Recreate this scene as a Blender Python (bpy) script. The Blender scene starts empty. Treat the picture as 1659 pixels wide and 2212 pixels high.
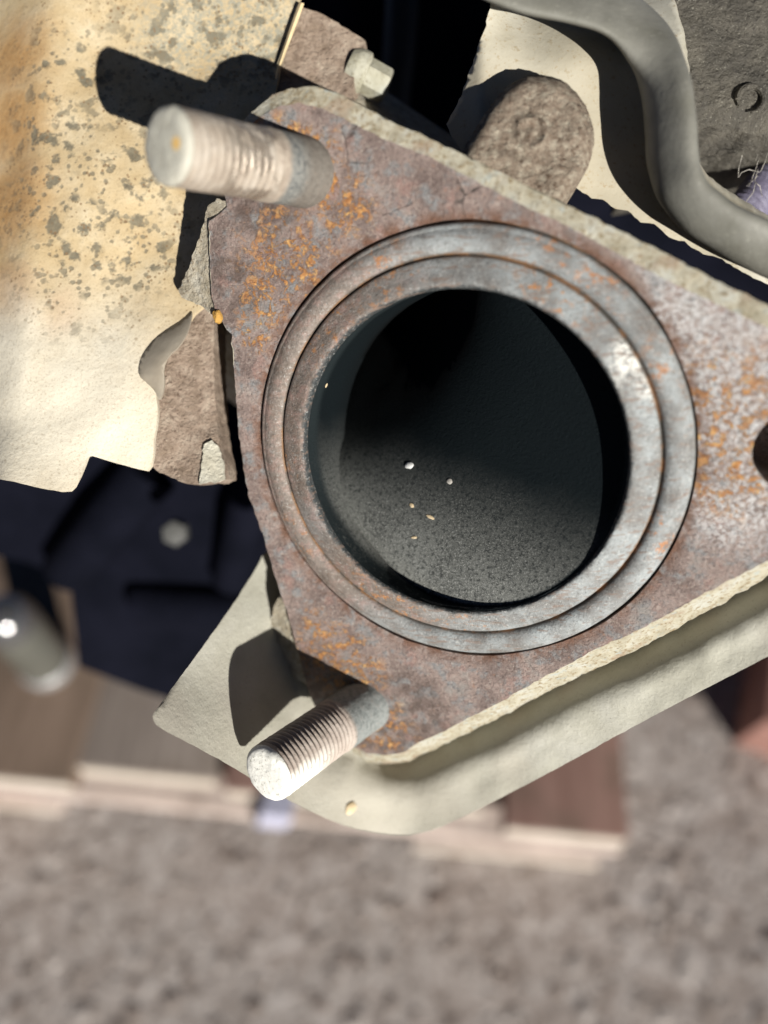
import bpy, bmesh, math, random
import numpy as np
from mathutils import Vector, Matrix, noise
from mathutils.geometry import delaunay_2d_cdt
from mathutils.bvhtree import BVHTree

S = bpy.context.scene
C = S.collection
random.seed(7)
mm = 0.001

# ---------------------------------------------------------------- camera
PITCH, ROLL = math.radians(57), math.radians(2.5)
CAM = Vector((0, 0, 0.600))
FPX, CX, CY = 1661.6, 829.5, 1106.0            # focal length and centre for a 1659 x 2212 picture
RC = Matrix.Rotation(math.pi/2 - PITCH, 3, 'X') @ Matrix.Rotation(ROLL, 3, 'Z')   # columns: right, up, back
cam = bpy.data.cameras.new('camera'); camo = bpy.data.objects.new('camera', cam); C.objects.link(camo)
camo.matrix_world = Matrix.Translation(CAM) @ RC.to_4x4()
cam.sensor_fit = 'HORIZONTAL'; cam.sensor_width = 36; cam.lens = 36*FPX/1659
cam.clip_start = 0.005; cam.clip_end = 200
cam.dof.use_dof = True; cam.dof.focus_distance = 0.109; cam.dof.aperture_fstop = 10.5
S.camera = camo

# ---------------------------------------------------------------- sun and sky
def c2w(v): return RC @ Vector((v[0], -v[1], -v[2]))        # camera axes (right, down, forward) -> world
SUN_TO = c2w((-0.55, -0.78, 1.0)).normalized()              # where the sunlight travels
az = math.atan2(-SUN_TO.x, -SUN_TO.y); el = math.asin(-SUN_TO.z)
W = bpy.data.worlds.new('World'); S.world = W; W.use_nodes = True
wn = W.node_tree.nodes; wn.clear()
sky = wn.new('ShaderNodeTexSky'); sky.sky_type = 'NISHITA'; sky.sun_disc = False
sky.air_density = 0.22; sky.dust_density = 0.05; sky.altitude = 3000; sky.sun_elevation = el; sky.sun_rotation = az
bg = wn.new('ShaderNodeBackground'); bg.inputs['Strength'].default_value = 0.05
wo = wn.new('ShaderNodeOutputWorld')
W.node_tree.links.new(sky.outputs[0], bg.inputs[0]); W.node_tree.links.new(bg.outputs[0], wo.inputs[0])
sun = bpy.data.lights.new('sun', 'SUN'); sun.energy = 5.0; sun.angle = math.radians(0.55); sun.color = (1.0, 0.96, 0.89)
suno = bpy.data.objects.new('sun', sun); C.objects.link(suno)
suno.rotation_euler = SUN_TO.to_track_quat('-Z', 'Y').to_euler(); suno.location = CAM - SUN_TO*2
S.view_settings.view_transform = 'Standard'; S.view_settings.look = 'None'
S.view_settings.gamma = 1; S.view_settings.use_curve_mapping = False
S.view_settings.exposure = 0.72
S.render.engine = 'CYCLES'
S.render.resolution_x, S.render.resolution_y = 768, 1024

# ---------------------------------------------------------------- frames
AX = Vector((0.3523, -0.3461, 1.0)).normalized()            # flange axis, pointing away, camera axes
ZC = 105.7
def ray(u, v): return Vector(((u-CX)/FPX, (v-CY)/FPX, 1.0))
FC = ray(1148/1.15733, 1141.6/1.15733)*ZC                   # centre of the seat, mm
N_ = -AX
E_ = Vector((0, 1, 0)).cross(AX).normalized()
G_ = N_.cross(E_).normalized()                              # up in the flange plane
RF = Matrix((c2w(E_), c2w(G_), c2w(N_))).transposed()       # flange frame -> world
def W3(p): return CAM + c2w(p)*mm                           # camera mm -> world
FCW = W3(FC)
def at(u, v, z): return W3(ray(u, v)*z)                     # sight line at a depth of z mm
def onpl(u, v, h=0.0):                                      # sight line meets the plane h mm in front of the flange face
    r = ray(u, v); q = FC + N_*h
    return r*(q.dot(AX)/r.dot(AX))
def fl(u, v, h=0.0):                                        # ... in flange axes, mm
    d = onpl(u, v, h) - FC
    return Vector((d.dot(E_), d.dot(G_), d.dot(N_)))
def flw(u, v, h=0.0): return W3(onpl(u, v, h))
def c2l(d): return Vector((d.dot(E_), d.dot(G_), d.dot(N_)))   # camera direction -> flange axes
def hz(u, v, z):                                            # sight line meets the level z (metres)
    d = c2w(ray(u, v)); return CAM + d*((z-CAM.z)/d.z)

# ---------------------------------------------------------------- object helpers
def link(o, parent=None):
    C.objects.link(o)
    if parent is not None: o.parent = parent
    return o
def tag(o, label=None, cat=None, group=None, kind=None):
    for k, v in (('label', label), ('category', cat), ('group', group), ('kind', kind)):
        if v: o[k] = v
    return o
def thing(name, loc, label, cat, rot=RF, group=None):
    o = bpy.data.objects.new(name, None); o.empty_display_size = 0.01
    o.matrix_world = Matrix.Translation(loc) @ rot.to_4x4()
    C.objects.link(o); return tag(o, label, cat, group)
def root_of(o):
    while o.parent: o = o.parent
    return o
def mesh(name, verts, faces, mat, parent=None, space='world', smooth=True, ang=38, loc=None, rot=None):
    """space 'world': verts are world points, moved into the frame of the top parent; 'local': already there (metres)."""
    me = bpy.data.meshes.new(name)
    if space == 'world':
        if parent is not None:
            r = root_of(parent); M = (Matrix.Translation(r['_l']) @ Matrix(r['_r']).to_4x4()).inverted() if False else r.matrix_basis.inverted()
        else:
            M = Matrix.Identity(4)
            if loc is not None: M = (Matrix.Translation(loc) @ (rot or Matrix.Identity(3)).to_4x4()).inverted()
        verts = [M @ Vector(v) for v in verts]
    me.from_pydata([tuple(v) for v in verts], [], faces)
    me.update()
    bm = bmesh.new(); bm.from_mesh(me)
    bmesh.ops.recalc_face_normals(bm, faces=bm.faces); bm.to_mesh(me); bm.free()
    if smooth:
        me.polygons.foreach_set('use_smooth', [True]*len(me.polygons))
        me.set_sharp_from_angle(angle=math.radians(ang))
    me.materials.append(mat)
    o = bpy.data.objects.new(name, me)
    if parent is None and loc is not None: o.matrix_basis = Matrix.Translation(loc) @ (rot or Matrix.Identity(3)).to_4x4()
    return link(o, parent)

def sst(x, a, b):
    t = max(0, min(1, (x-a)/(b-a))); return t*t*(3-2*t)
def resample(poly, step, amp=0.0, seed=0, freq=0.05, closed=True):
    out = []; n = len(poly)
    for i in range(n if closed else n-1):
        a = Vector(poly[i]); b = Vector(poly[(i+1) % n]); k = max(1, int((b-a).length/step))
        for j in range(k): out.append(a.lerp(b, j/k))
    if not closed: out.append(Vector(poly[-1]))
    if amp:
        m = len(out); res = []
        for i, p in enumerate(out):
            t = out[(i+1) % m]-out[i-1]; nrm = Vector((-t.y, t.x)); nrm = nrm/(nrm.length+1e-9)
            q = Vector((p.x*freq, p.y*freq, seed*7.31))
            res.append(p + nrm*amp*(noise.noise(q)+0.6*noise.noise(q*2.7)+0.4*noise.noise(q*6.1)))
        out = res
    return out
def smooth_poly(poly, it=2, closed=True):
    p = [Vector(q) for q in poly]
    for _ in range(it):
        o = []; n = len(p)
        if not closed: o.append(p[0])
        for i in range(n if closed else n-1):
            a, b = p[i], p[(i+1) % n]; o += [a.lerp(b, .25), a.lerp(b, .75)]
        if not closed: o.append(p[-1])
        p = o
    return p
def inside(p, poly):
    x, y = p; c = False; n = len(poly); j = n-1
    for i in range(n):
        xi, yi = poly[i]; xj, yj = poly[j]
        if (yi > y) != (yj > y) and x < (xj-xi)*(y-yi)/(yj-yi)+xi: c = not c
        j = i
    return c
def cdt(outline, spacing, holes=()):
    vs = [Vector(p) for p in outline]; n = len(vs); ed = [(i, (i+1) % n) for i in range(n)]
    for hole in holes:
        k = len(vs); m = len(hole); vs += [Vector(p) for p in hole]; ed += [(k+i, k+(i+1) % m) for i in range(m)]
    xs = [p[0] for p in outline]; ys = [p[1] for p in outline]
    if spacing:
        arr = np.array([tuple(v) for v in vs])
        y = min(ys); row = 0
        while y < max(ys):
            x = min(xs) + (row % 2)*spacing/2
            while x < max(xs):
                q = (x+random.uniform(-.18, .18)*spacing, y+random.uniform(-.18, .18)*spacing)
                if inside(q, outline) and not any(inside(q, h) for h in holes):
                    if ((arr-np.array(q))**2).sum(1).min() > (spacing*.45)**2: vs.append(Vector(q))
                x += spacing
            y += spacing*.87; row += 1
    r = delaunay_2d_cdt(vs, ed, [], 1 if not holes else 1, 1e-6)
    V, F = r[0], r[2]
    F = [f for f in F if inside(((V[f[0]].x+V[f[1]].x+V[f[2]].x)/3, (V[f[0]].y+V[f[1]].y+V[f[2]].y)/3), outline)
         and not any(inside(((V[f[0]].x+V[f[1]].x+V[f[2]].x)/3, (V[f[0]].y+V[f[1]].y+V[f[2]].y)/3), h) for h in holes)]
    return V, F
def sheet(name, outline, spacing, pt, back, mat, parent, jitter=0, holes=(), ang=38, **kw):
    """a solid sheet: front surface pt(u, v), back surface pushed off by the world vector back"""
    V, F = cdt(outline, spacing, holes)
    fr = [pt(v.x, v.y) for v in V]; n = len(fr)
    verts = fr + [p+back for p in fr]
    faces = [tuple(f) for f in F] + [tuple(n+i for i in reversed(f)) for f in F]
    cnt = {}
    for f in F:
        for i in range(3):
            a, b = f[i], f[(i+1) % 3]
            cnt[(a, b)] = cnt.get((a, b), 0)+1
    for (a, b) in list(cnt):
        if (b, a) not in cnt: faces.append((b, a, n+a, n+b))
    return mesh(name, verts, faces, mat, parent, ang=ang, **kw)
def grid_faces(nr, nc, closed_c=True, off=0):
    f = []
    for i in range(nr-1):
        for j in range(nc if closed_c else nc-1):
            k = (j+1) % nc
            f.append((off+i*nc+j, off+i*nc+k, off+(i+1)*nc+k, off+(i+1)*nc+j))
    return f
def lathe(name, prof, mat, parent, n=220, rough=0.0, seed=0, caps=False, frame=None, ang=38):
    """prof: (radius, height) in mm about the local z axis"""
    vs = []
    for (r, h) in prof:
        for j in range(n):
            t = 2*math.pi*j/n; c, s = math.cos(t), math.sin(t)
            d = rough*(noise.noise(Vector((c*r*.5, s*r*.5, h*.7+seed)))+.5*noise.noise(Vector((c*r*1.7, s*r*1.7, h*2+seed)))) if rough else 0
            v = Vector(((r+d*.5)*c, (r+d*.5)*s, h+d))*mm
            vs.append(frame @ v if frame is not None else v)
    fs = grid_faces(len(prof), n)
    if caps:
        fs.append(tuple(reversed(range(n)))); fs.append(tuple((len(prof)-1)*n+j for j in range(n)))
    return mesh(name, vs, fs, mat, parent, space='local', ang=ang)
def tube(path, rad, n=10):
    """path: world points, rad: metres (number or list)"""
    vs = []; m = len(path); prev = None
    for i, p in enumerate(path):
        t = (Vector(path[min(i+1, m-1)])-Vector(path[max(i-1, 0)])).normalized()
        u = prev - t*prev.dot(t) if prev is not None else t.orthogonal()
        u.normalize(); prev = u; w = t.cross(u)
        r = rad[i] if hasattr(rad, '__len__') else rad
        vs += [Vector(p)+(u*math.cos(a)+w*math.sin(a))*r for a in (2*math.pi*j/n for j in range(n))]
    fs = grid_faces(m, n) + [tuple(reversed(range(n))), tuple((m-1)*n+j for j in range(n))]
    return vs, fs
def box(c, ax, dims, bev=0.0, seed=None):
    """c centre, ax 3 unit vectors, dims full sizes; chamfered box"""
    bm = bmesh.new(); bmesh.ops.create_cube(bm, size=1)
    for v in bm.verts: v.co = Vector((v.co.x*dims[0], v.co.y*dims[1], v.co.z*dims[2]))
    if bev: bmesh.ops.bevel(bm, geom=list(bm.edges), offset=bev, segments=2, profile=.6, affect='EDGES')
    bm.verts.ensure_lookup_table()
    vs = [Vector(c)+ax[0]*v.co.x+ax[1]*v.co.y+ax[2]*v.co.z for v in bm.verts]
    fs = [tuple(v.index for v in f.verts) for f in bm.faces]; bm.free(); return vs, fs

# ---------------------------------------------------------------- materials
class Mat:
    def __init__(s, name, scale=1000.0):
        s.m = bpy.data.materials.new(name); s.m.use_nodes = True
        s.t = s.m.node_tree; s.t.nodes.clear()
        s.out = s.t.nodes.new('ShaderNodeOutputMaterial')
        s.b = s.t.nodes.new('ShaderNodeBsdfPrincipled'); s.L(s.b.outputs[0], s.out.inputs[0])
        tc = s.t.nodes.new('ShaderNodeTexCoord'); s.co = s.vmath('SCALE', tc.outputs['Object'], sc=scale)
        s.nrm = None
    def L(s, a, b): s.t.links.new(a, b)
    def put(s, sock, v):
        if hasattr(v, 'is_output') or isinstance(v, bpy.types.NodeSocket): s.L(v, sock)
        elif isinstance(v, (tuple, list)):
            sock.default_value = tuple(v)+((1,) if len(v) == 3 and len(sock.default_value) == 4 else ())
        else: sock.default_value = v
    def vmath(s, op, a, b=None, sc=None):
        n = s.t.nodes.new('ShaderNodeVectorMath'); n.operation = op; s.put(n.inputs[0], a)
        if b is not None: s.put(n.inputs[1], b)
        if sc is not None: s.put(n.inputs['Scale'], sc)
        return n.outputs['Value'] if op in ('LENGTH', 'DISTANCE', 'DOT_PRODUCT') else n.outputs['Vector']
    def math(s, op, a, b=0.0, clamp=False):
        n = s.t.nodes.new('ShaderNodeMath'); n.operation = op; n.use_clamp = clamp
        s.put(n.inputs[0], a); s.put(n.inputs[1], b); return n.outputs[0]
    def noise(s, scale, detail=4, rough=.55, dist=0.0, co=None, off=0.0, stretch=None):
        n = s.t.nodes.new('ShaderNodeTexNoise'); n.inputs['Scale'].default_value = scale
        n.inputs['Detail'].default_value = detail; n.inputs['Roughness'].default_value = rough
        n.inputs['Distortion'].default_value = dist
        c = co or s.co
        if stretch: c = s.vmath('MULTIPLY', c, stretch)
        if off: c = s.vmath('ADD', c, (off, off*1.7, off*.6))
        s.L(c, n.inputs['Vector']); return n.outputs['Fac']
    def voro(s, scale, feature='F1', off=0.0, rand=1.0):
        n = s.t.nodes.new('ShaderNodeTexVoronoi'); n.feature = feature; n.inputs['Scale'].default_value = scale
        n.inputs['Randomness'].default_value = rand
        c = s.co if not off else s.vmath('ADD', s.co, (off, off*1.3, off*.5))
        s.L(c, n.inputs['Vector']); return n.outputs['Distance']
    def step(s, v, lo, hi, a=0.0, b=1.0):
        n = s.t.nodes.new('ShaderNodeMapRange'); n.interpolation_type = 'SMOOTHSTEP'
        s.put(n.inputs[0], v); n.inputs[1].default_value = lo; n.inputs[2].default_value = hi
        n.inputs[3].default_value = a; n.inputs[4].default_value = b; return n.outputs[0]
    def mix(s, f, a, b):
        n = s.t.nodes.new('ShaderNodeMix'); n.data_type = 'RGBA'; s.put(n.inputs[0], f)
        s.put(n.inputs[6], a); s.put(n.inputs[7], b); return n.outputs[2]
    def ramp(s, f, stops):
        n = s.t.nodes.new('ShaderNodeValToRGB'); s.put(n.inputs[0], f); e = n.color_ramp.elements
        while len(e) < len(stops): e.new(.5)
        for k, (p, c) in enumerate(stops): e[k].position = p; e[k].color = tuple(c)+(1,)
        return n.outputs[0]
    def spots(s, pts, soft=1.6, co=None):
        """union of soft round stains at given places: (point in mm of the object frame, radius mm)"""
        r = None; c = co or s.co
        wob = s.math('MULTIPLY', s.math('SUBTRACT', s.noise(.25, 3), .5), 6.0)
        for p, rad in pts:
            d = s.math('ADD', s.vmath('DISTANCE', c, tuple(p)), wob)
            m = s.step(d, rad*.35, rad*soft, 1.0, 0.0)
            r = m if r is None else s.math('MAXIMUM', r, m)
        return r
    def bump(s, h, strength, dist):
        n = s.t.nodes.new('ShaderNodeBump'); n.inputs['Strength'].default_value = strength
        n.inputs['Distance'].default_value = dist; s.L(h, n.inputs['Height'])
        if s.nrm is not None: s.L(s.nrm, n.inputs['Normal'])
        s.nrm = n.outputs[0]
    def done(s, col, rough=.75, metal=0.0, spec=.4):
        s.put(s.b.inputs['Base Color'], col); s.put(s.b.inputs['Roughness'], rough)
        s.put(s.b.inputs['Metallic'], metal); s.put(s.b.inputs['Specular IOR Level'], spec)
        if s.nrm is not None: s.L(s.nrm, s.b.inputs['Normal'])
        return s.m
def F3(u, v, h=0.0): return tuple(fl(u, v, h))

def m_flange():
    m = Mat('rusted_flange_steel')
    a = m.noise(.16, 5, .6); b = m.noise(.42, 6, .65, off=9); c = m.noise(1.7, 6, .7, off=3)
    col = m.ramp(a, [(.30, (.14, .100, .088)), (.45, (.215, .160, .140)), (.56, (.30, .228, .20)), (.68, (.28, .26, .24))])
    col = m.mix(m.step(b, .50, .64), col, (.235, .235, .235))
    col = m.mix(m.math('MULTIPLY', m.step(m.noise(.33, 5, .6, off=21), .56, .68), .75), col, (.31, .195, .165))
    # pale, silvery patch at the right-hand lug
    pale = m.spots([(F3(1560, 800), 11), (F3(1640, 850), 10), (F3(1480, 680), 6), (F3(1640, 1080), 6), (F3(1560, 1100), 4)], 1.9)
    pf = m.math('MULTIPLY', pale, m.step(m.noise(1.5, 8, .8, off=31), .42, .58))
    col = m.mix(m.math('MULTIPLY', pf, .9), col, (.66, .655, .65))
    # orange rust stains
    om = m.spots([(F3(735, 440), 4), (F3(620, 560), 6.5), (F3(570, 640), 4), (F3(560, 720), 2.5), (F3(720, 1420), 6), (F3(760, 1450), 5), (F3(820, 1570), 5),
                  (F3(690, 330), 3), (F3(600, 300), 3), (F3(1560, 920), 8.5), (F3(1580, 1020), 5), (F3(690, 1360), 3)], 1.5)
    sp = m.noise(.85, 7, .72, .4, off=50)
    of = m.math('MULTIPLY', om, m.step(sp, .49, .575))
    oc = m.ramp(m.noise(1.1, 5, .6, off=12), [(.3, (.25, .095, .028)), (.5, (.50, .23, .07)), (.68, (.70, .43, .16))])
    col = m.mix(m.math('MULTIPLY', of, .92), col, oc)
    gen = m.step(m.noise(1.05, 5, .65, off=77), .60, .70)          # sparse freckles everywhere
    col = m.mix(m.math('MULTIPLY', gen, .28), col, (.42, .19, .08))
    # dark pitting
    pit = m.step(m.noise(2.3, 5, .7, off=5), .585, .66)
    col = m.mix(m.math('MULTIPLY', pit, .7), col, (.045, .035, .035))
    col = m.mix(m.math('MULTIPLY', m.step(c, .54, .66), .40), col, (.42, .36, .32))
    f1 = m.noise(2.1, 5, .78, off=91)
    col = m.mix(m.math('MULTIPLY', m.step(f1, .54, .66), .6), col, (.05, .04, .037))
    col = m.mix(m.math('MULTIPLY', m.step(f1, .36, .46, 1, 0), .55), col, (.42, .37, .32))
    dk = m.spots([(F3(800, 1560), 9), (F3(700, 1480), 6), (F3(560, 420), 6), (F3(490, 600), 5), (F3(900, 1540), 6)], 1.7)
    col = m.mix(m.math('MULTIPLY', dk, m.step(m.noise(.5, 5, .65, off=101), .40, .62, .15, .75)), col, (.075, .050, .040))
    col = m.mix(m.math('MULTIPLY', m.math('MULTIPLY', om, m.step(sp, .50, .60)), .8), col, oc)
    # dark rusty halo round the seat
    R = m.vmath('LENGTH', m.vmath('MULTIPLY', m.co, (1, 1, 0)))
    halo = m.math('MULTIPLY', m.step(R, 30.6, 32.4, 1, 0), m.step(m.noise(.6, 4, off=60), .35, .6))
    col = m.mix(m.math('MULTIPLY', halo, .75), col, (.15, .06, .025))
    h = m.math('ADD', m.math('MULTIPLY', c, .6), m.math('MULTIPLY', b, .9))
    h = m.math('ADD', h, m.math('MULTIPLY', of, .22))
    m.bump(h, 1.0, .0006); m.bump(f1, .9, .00035)
    m.bump(m.noise(5.0, 3, .6), .55, .00010)
    cr = m.step(m.math('ADD', m.voro(.16, 'DISTANCE_TO_EDGE', off=4), m.math('MULTIPLY', m.math('SUBTRACT', m.noise(.9, 4, .6, off=61), .5), .12)), 0.0, .022, 0, 1)
    cm_ = m.math('MULTIPLY', m.math('SUBTRACT', 1.0, cr), m.spots([(F3(775, 310), 2.5), (F3(850, 430), 2.2), (F3(640, 1400), 1.5), (F3(1010, 420), 2.0)], 1.5))
    col = m.mix(m.math('MULTIPLY', cm_, .85), col, (.02, .016, .015))
    m.bump(m.math('SUBTRACT', 1.0, cm_), .8, .0004)
    return m.done(col, m.step(b, .3, .7, .5, .85), 0.0, .45)

def m_edge():
    m = Mat('dusty_cast_edge')
    a = m.noise(.35, 5, .6); b = m.noise(1.6, 6, .7, off=4)
    col = m.ramp(a, [(.3, (.265, .24, .175)), (.5, (.36, .335, .26)), (.66, (.385, .38, .33))])
    col = m.mix(m.step(b, .50, .64), col, (.20, .155, .09))
    col = m.mix(m.math('MULTIPLY', m.step(m.noise(.22, 4, .6, off=71), .54, .66), .55), col, (.24, .165, .11))
    col = m.mix(m.math('MULTIPLY', m.step(m.noise(.6, 4, off=33), .60, .68), .6), col, (.30, .34, .33))
    m.bump(b, .7, .00035); m.bump(m.noise(.7, 4, off=8), .6, .0004)
    return m.done(col, .9, 0, .2)

def m_ring(lip=False):
    m = Mat('seat_lip_steel' if lip else 'seat_ring_steel')
    R = m.vmath('LENGTH', m.vmath('MULTIPLY', m.co, (1, 1, 0)))
    a = m.noise(.22, 4, .55, off=2 if lip else 0); b = m.noise(1.1, 6, .7, off=6); c = m.noise(3.0, 5, .7, off=1)
    col = m.ramp(a, [(.32, (.15, .142, .132)), (.48, (.22, .23, .228)), (.62, (.30, .325, .328))])
    # the side towards the shield is browner and pinker, the other bluer and cleaner
    side = m.spots([(F3(600, 900), 20), (F3(640, 640), 17), (F3(760, 1280), 14)] if lip else [(F3(600, 1000), 16), (F3(650, 700), 16), (F3(700, 1200), 12)], 1.6)
    br = m.ramp(m.noise(.5, 5, .65, off=15), [(.35, (.13, .095, .07)), (.5, (.20, .155, .125)), (.65, (.30, .19, .155))])
    col = m.mix(m.math('MULTIPLY', side, .85), col, br)
    if lip:
        col = m.mix(m.math('MULTIPLY', m.step(m.noise(.9, 6, .7, off=40), .53, .62), m.spots([(F3(830, 590), 5), (F3(1200, 620), 5), (F3(830, 1290), 6), (F3(1000, 1385), 5), (F3(690, 690), 6), (F3(620, 1000), 3)], 1.6)), col, (.42, .19, .065))
        col = m.mix(m.math('MULTIPLY', m.spots([(F3(1360, 790), 2.6), (F3(1385, 830), 2.2), (F3(1170, 668), 1.5)], 1.5), m.step(m.noise(1.0, 5, .7, off=44), .42, .54)), col, (.72, .71, .66))
        soot = m.step(m.math('ADD', R, m.math('MULTIPLY', m.noise(.8, 5, .7, off=3), 1.4)), 23.05, 23.7, 1, 0)
        col = m.mix(soot, col, (.028, .034, .036))
    else:
        col = m.mix(m.math('MULTIPLY', m.step(m.noise(.7, 6, .7, off=40), .52, .62), m.spots([(F3(1200, 540), 5), (F3(820, 560), 3), (F3(1290, 600), 4), (F3(640, 1150), 3), (F3(1420, 800), 3), (F3(1420, 1150), 3)], 1.6)), col, (.40, .18, .07))
    col = m.mix(m.math('MULTIPLY', m.step(c, .56, .68), .5), col, (.12, .11, .10))
    col = m.mix(m.math('MULTIPLY', m.step(m.noise(2.4, 4, .6, off=71), .58, .68), .4), col, (.55, .55, .52))
    f1 = m.noise(2.2, 5, .78, off=91)
    col = m.mix(m.math('MULTIPLY', m.step(f1, .54, .64), .6), col, (.085, .08, .075))
    col = m.mix(m.math('MULTIPLY', m.step(f1, .34, .45, 1, 0), .35), col, (.50, .50, .48))
    sc = m.noise(1.1, 4, .6, off=17, stretch=(.35, 1.6, 1))
    col = m.mix(m.math('MULTIPLY', m.step(sc, .54, .64), .65), col, (.19, .135, .105))
    # dirt in the grooves
    g = m.math('MAXIMUM', m.step(m.math('ABSOLUTE', m.math('SUBTRACT', R, 26.35)), .10, .42, 1, 0), m.step(R, 30.0, 30.35, 0, 1))
    col = m.mix(m.math('MULTIPLY', g, .85), col, m.mix(m.step(m.noise(.35, 3, off=5), .45, .6), (.05, .04, .03), (.20, .095, .03)))
    m.bump(m.math('ADD', m.math('MULTIPLY', b, .7), m.math('MULTIPLY', c, .5)), .7, .0003); m.bump(f1, .7, .0002)
    tool = m.noise(1.0, 2, .5, co=m.vmath('MULTIPLY', m.co, (0, 0, 0)))
    return m.done(col, m.step(b, .35, .65, .45, .7), .12, .45)

def m_soot():
    m = Mat('sooty_shaded_bore')
    Z = m.vmath('DOT_PRODUCT', m.co, (0, 0, 1))
    a = m.noise(.12, 4, .6); b = m.noise(1.9, 5, .7, off=3); c = m.noise(4.5, 4, .7)
    grey = m.ramp(a, [(.3, (.11, .113, .105)), (.6, (.20, .205, .19))])
    grey = m.mix(m.step(c, .50, .66), grey, (.36, .365, .345))
    grey = m.mix(m.math('MULTIPLY', m.step(b, .50, .62), .7), grey, (.025, .028, .028))
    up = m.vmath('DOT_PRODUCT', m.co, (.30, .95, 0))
    col = m.mix(m.step(m.math('ADD', up, m.math('MULTIPLY', a, 8)), -20.0, 4.0), grey, (.0042, .0070, .0085))  # soot, and the floor's fade from lit grey into shade painted in
    col = m.mix(m.step(Z, -18, -8, 1, 0), col, (.0035, .005, .0058))  # deep end painted near-black, soot and the shade of the bend together
    RR = m.vmath('LENGTH', m.vmath('MULTIPLY', m.co, (1, 1, 0)))
    col = m.mix(m.math('MULTIPLY', m.step(m.math('ADD', RR, m.math('MULTIPLY', b, 1.4)), 22.1, 22.9), m.step(Z, -4.0, -1.0)), col, (.016, .022, .024))
    m.bump(b, .55, .0003); m.bump(m.noise(3.2, 8, .8, off=13), .6, .00022)
    return m.done(col, .8, 0, .08)

def m_stud(lower=False):
    m = Mat('lower_stud_steel' if lower else 'upper_stud_steel')
    a = m.noise(.30, 4, .6); b = m.noise(1.3, 6, .7, off=4)
    Z = m.vmath('DOT_PRODUCT', m.co, (0, 0, 1))
    if lower:
        col = m.ramp(a, [(.3, (.30, .245, .205)), (.6, (.40, .345, .30))])
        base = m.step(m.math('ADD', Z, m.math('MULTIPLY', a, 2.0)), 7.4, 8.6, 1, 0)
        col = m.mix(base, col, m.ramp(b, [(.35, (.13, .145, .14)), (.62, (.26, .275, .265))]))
        lowside = m.vmath('DOT_PRODUCT', m.co, (.35, -.94, 0))
        wh = m.math('MULTIPLY', m.step(Z, 11, 18), m.step(m.math('ADD', lowside, m.math('MULTIPLY', a, 3)), 1.2, 3.6))
        col = m.mix(wh, col, (.74, .73, .66))
    else:
        col = m.ramp(a, [(.3, (.235, .19, .15)), (.5, (.33, .28, .225)), (.65, (.38, .335, .28))])
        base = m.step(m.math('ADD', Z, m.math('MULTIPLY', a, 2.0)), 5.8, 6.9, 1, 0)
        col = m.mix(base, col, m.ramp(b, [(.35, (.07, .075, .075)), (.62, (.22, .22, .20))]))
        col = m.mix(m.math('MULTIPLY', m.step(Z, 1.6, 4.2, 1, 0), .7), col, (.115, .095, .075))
    RR = m.vmath('LENGTH', m.vmath('MULTIPLY', m.co, (1, 1, 0)))
    col = m.mix(m.math('MULTIPLY', m.step(RR, 3.72 if lower else 3.92, 4.02 if lower else 4.14, 1, 0), .7), col, (.07, .055, .045))  # shade of the thread grooves painted in as darker roots
    col = m.mix(m.math('MULTIPLY', m.step(b, .56, .68), .6), col, (.13, .10, .08))
    m.bump(b, .6, .00025); m.bump(m.noise(3.5, 4), .5, .00012)
    shine = m.math('MULTIPLY', m.step(m.noise(.26, 3, off=8), .42, .52), m.math('MULTIPLY', m.step(Z, 5.5, 8), m.step(Z, 13, 17, 1, 0)))
    if lower: return m.done(col, .7, 0, .35)
    return m.done(col, m.mix(shine, (.7, .7, .7), (.24, .24, .24)), m.math('MULTIPLY', shine, .5), .5)
def m_tip(lower):
    m = Mat('white_crusted_tip' if lower else 'dusty_stud_tip')
    a = m.noise(.8, 5, .65); b = m.noise(2.2, 5, .7, off=4)
    if lower:
        col = m.mix(m.step(b, .56, .66), (.78, .77, .71), (.36, .36, .30))
    else:
        col = m.ramp(a, [(.3, (.36, .345, .29)), (.6, (.43, .42, .36))])
        d = m.vmath('DISTANCE', m.co, (2.3, -.3, 20.8))
        col = m.mix(m.step(d, .45, .95, 1, 0), col, (.62, .40, .13))
    m.bump(a, .5, .0003); m.bump(b, .4, .00015)
    return m.done(col, .75, 0, .35)

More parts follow.
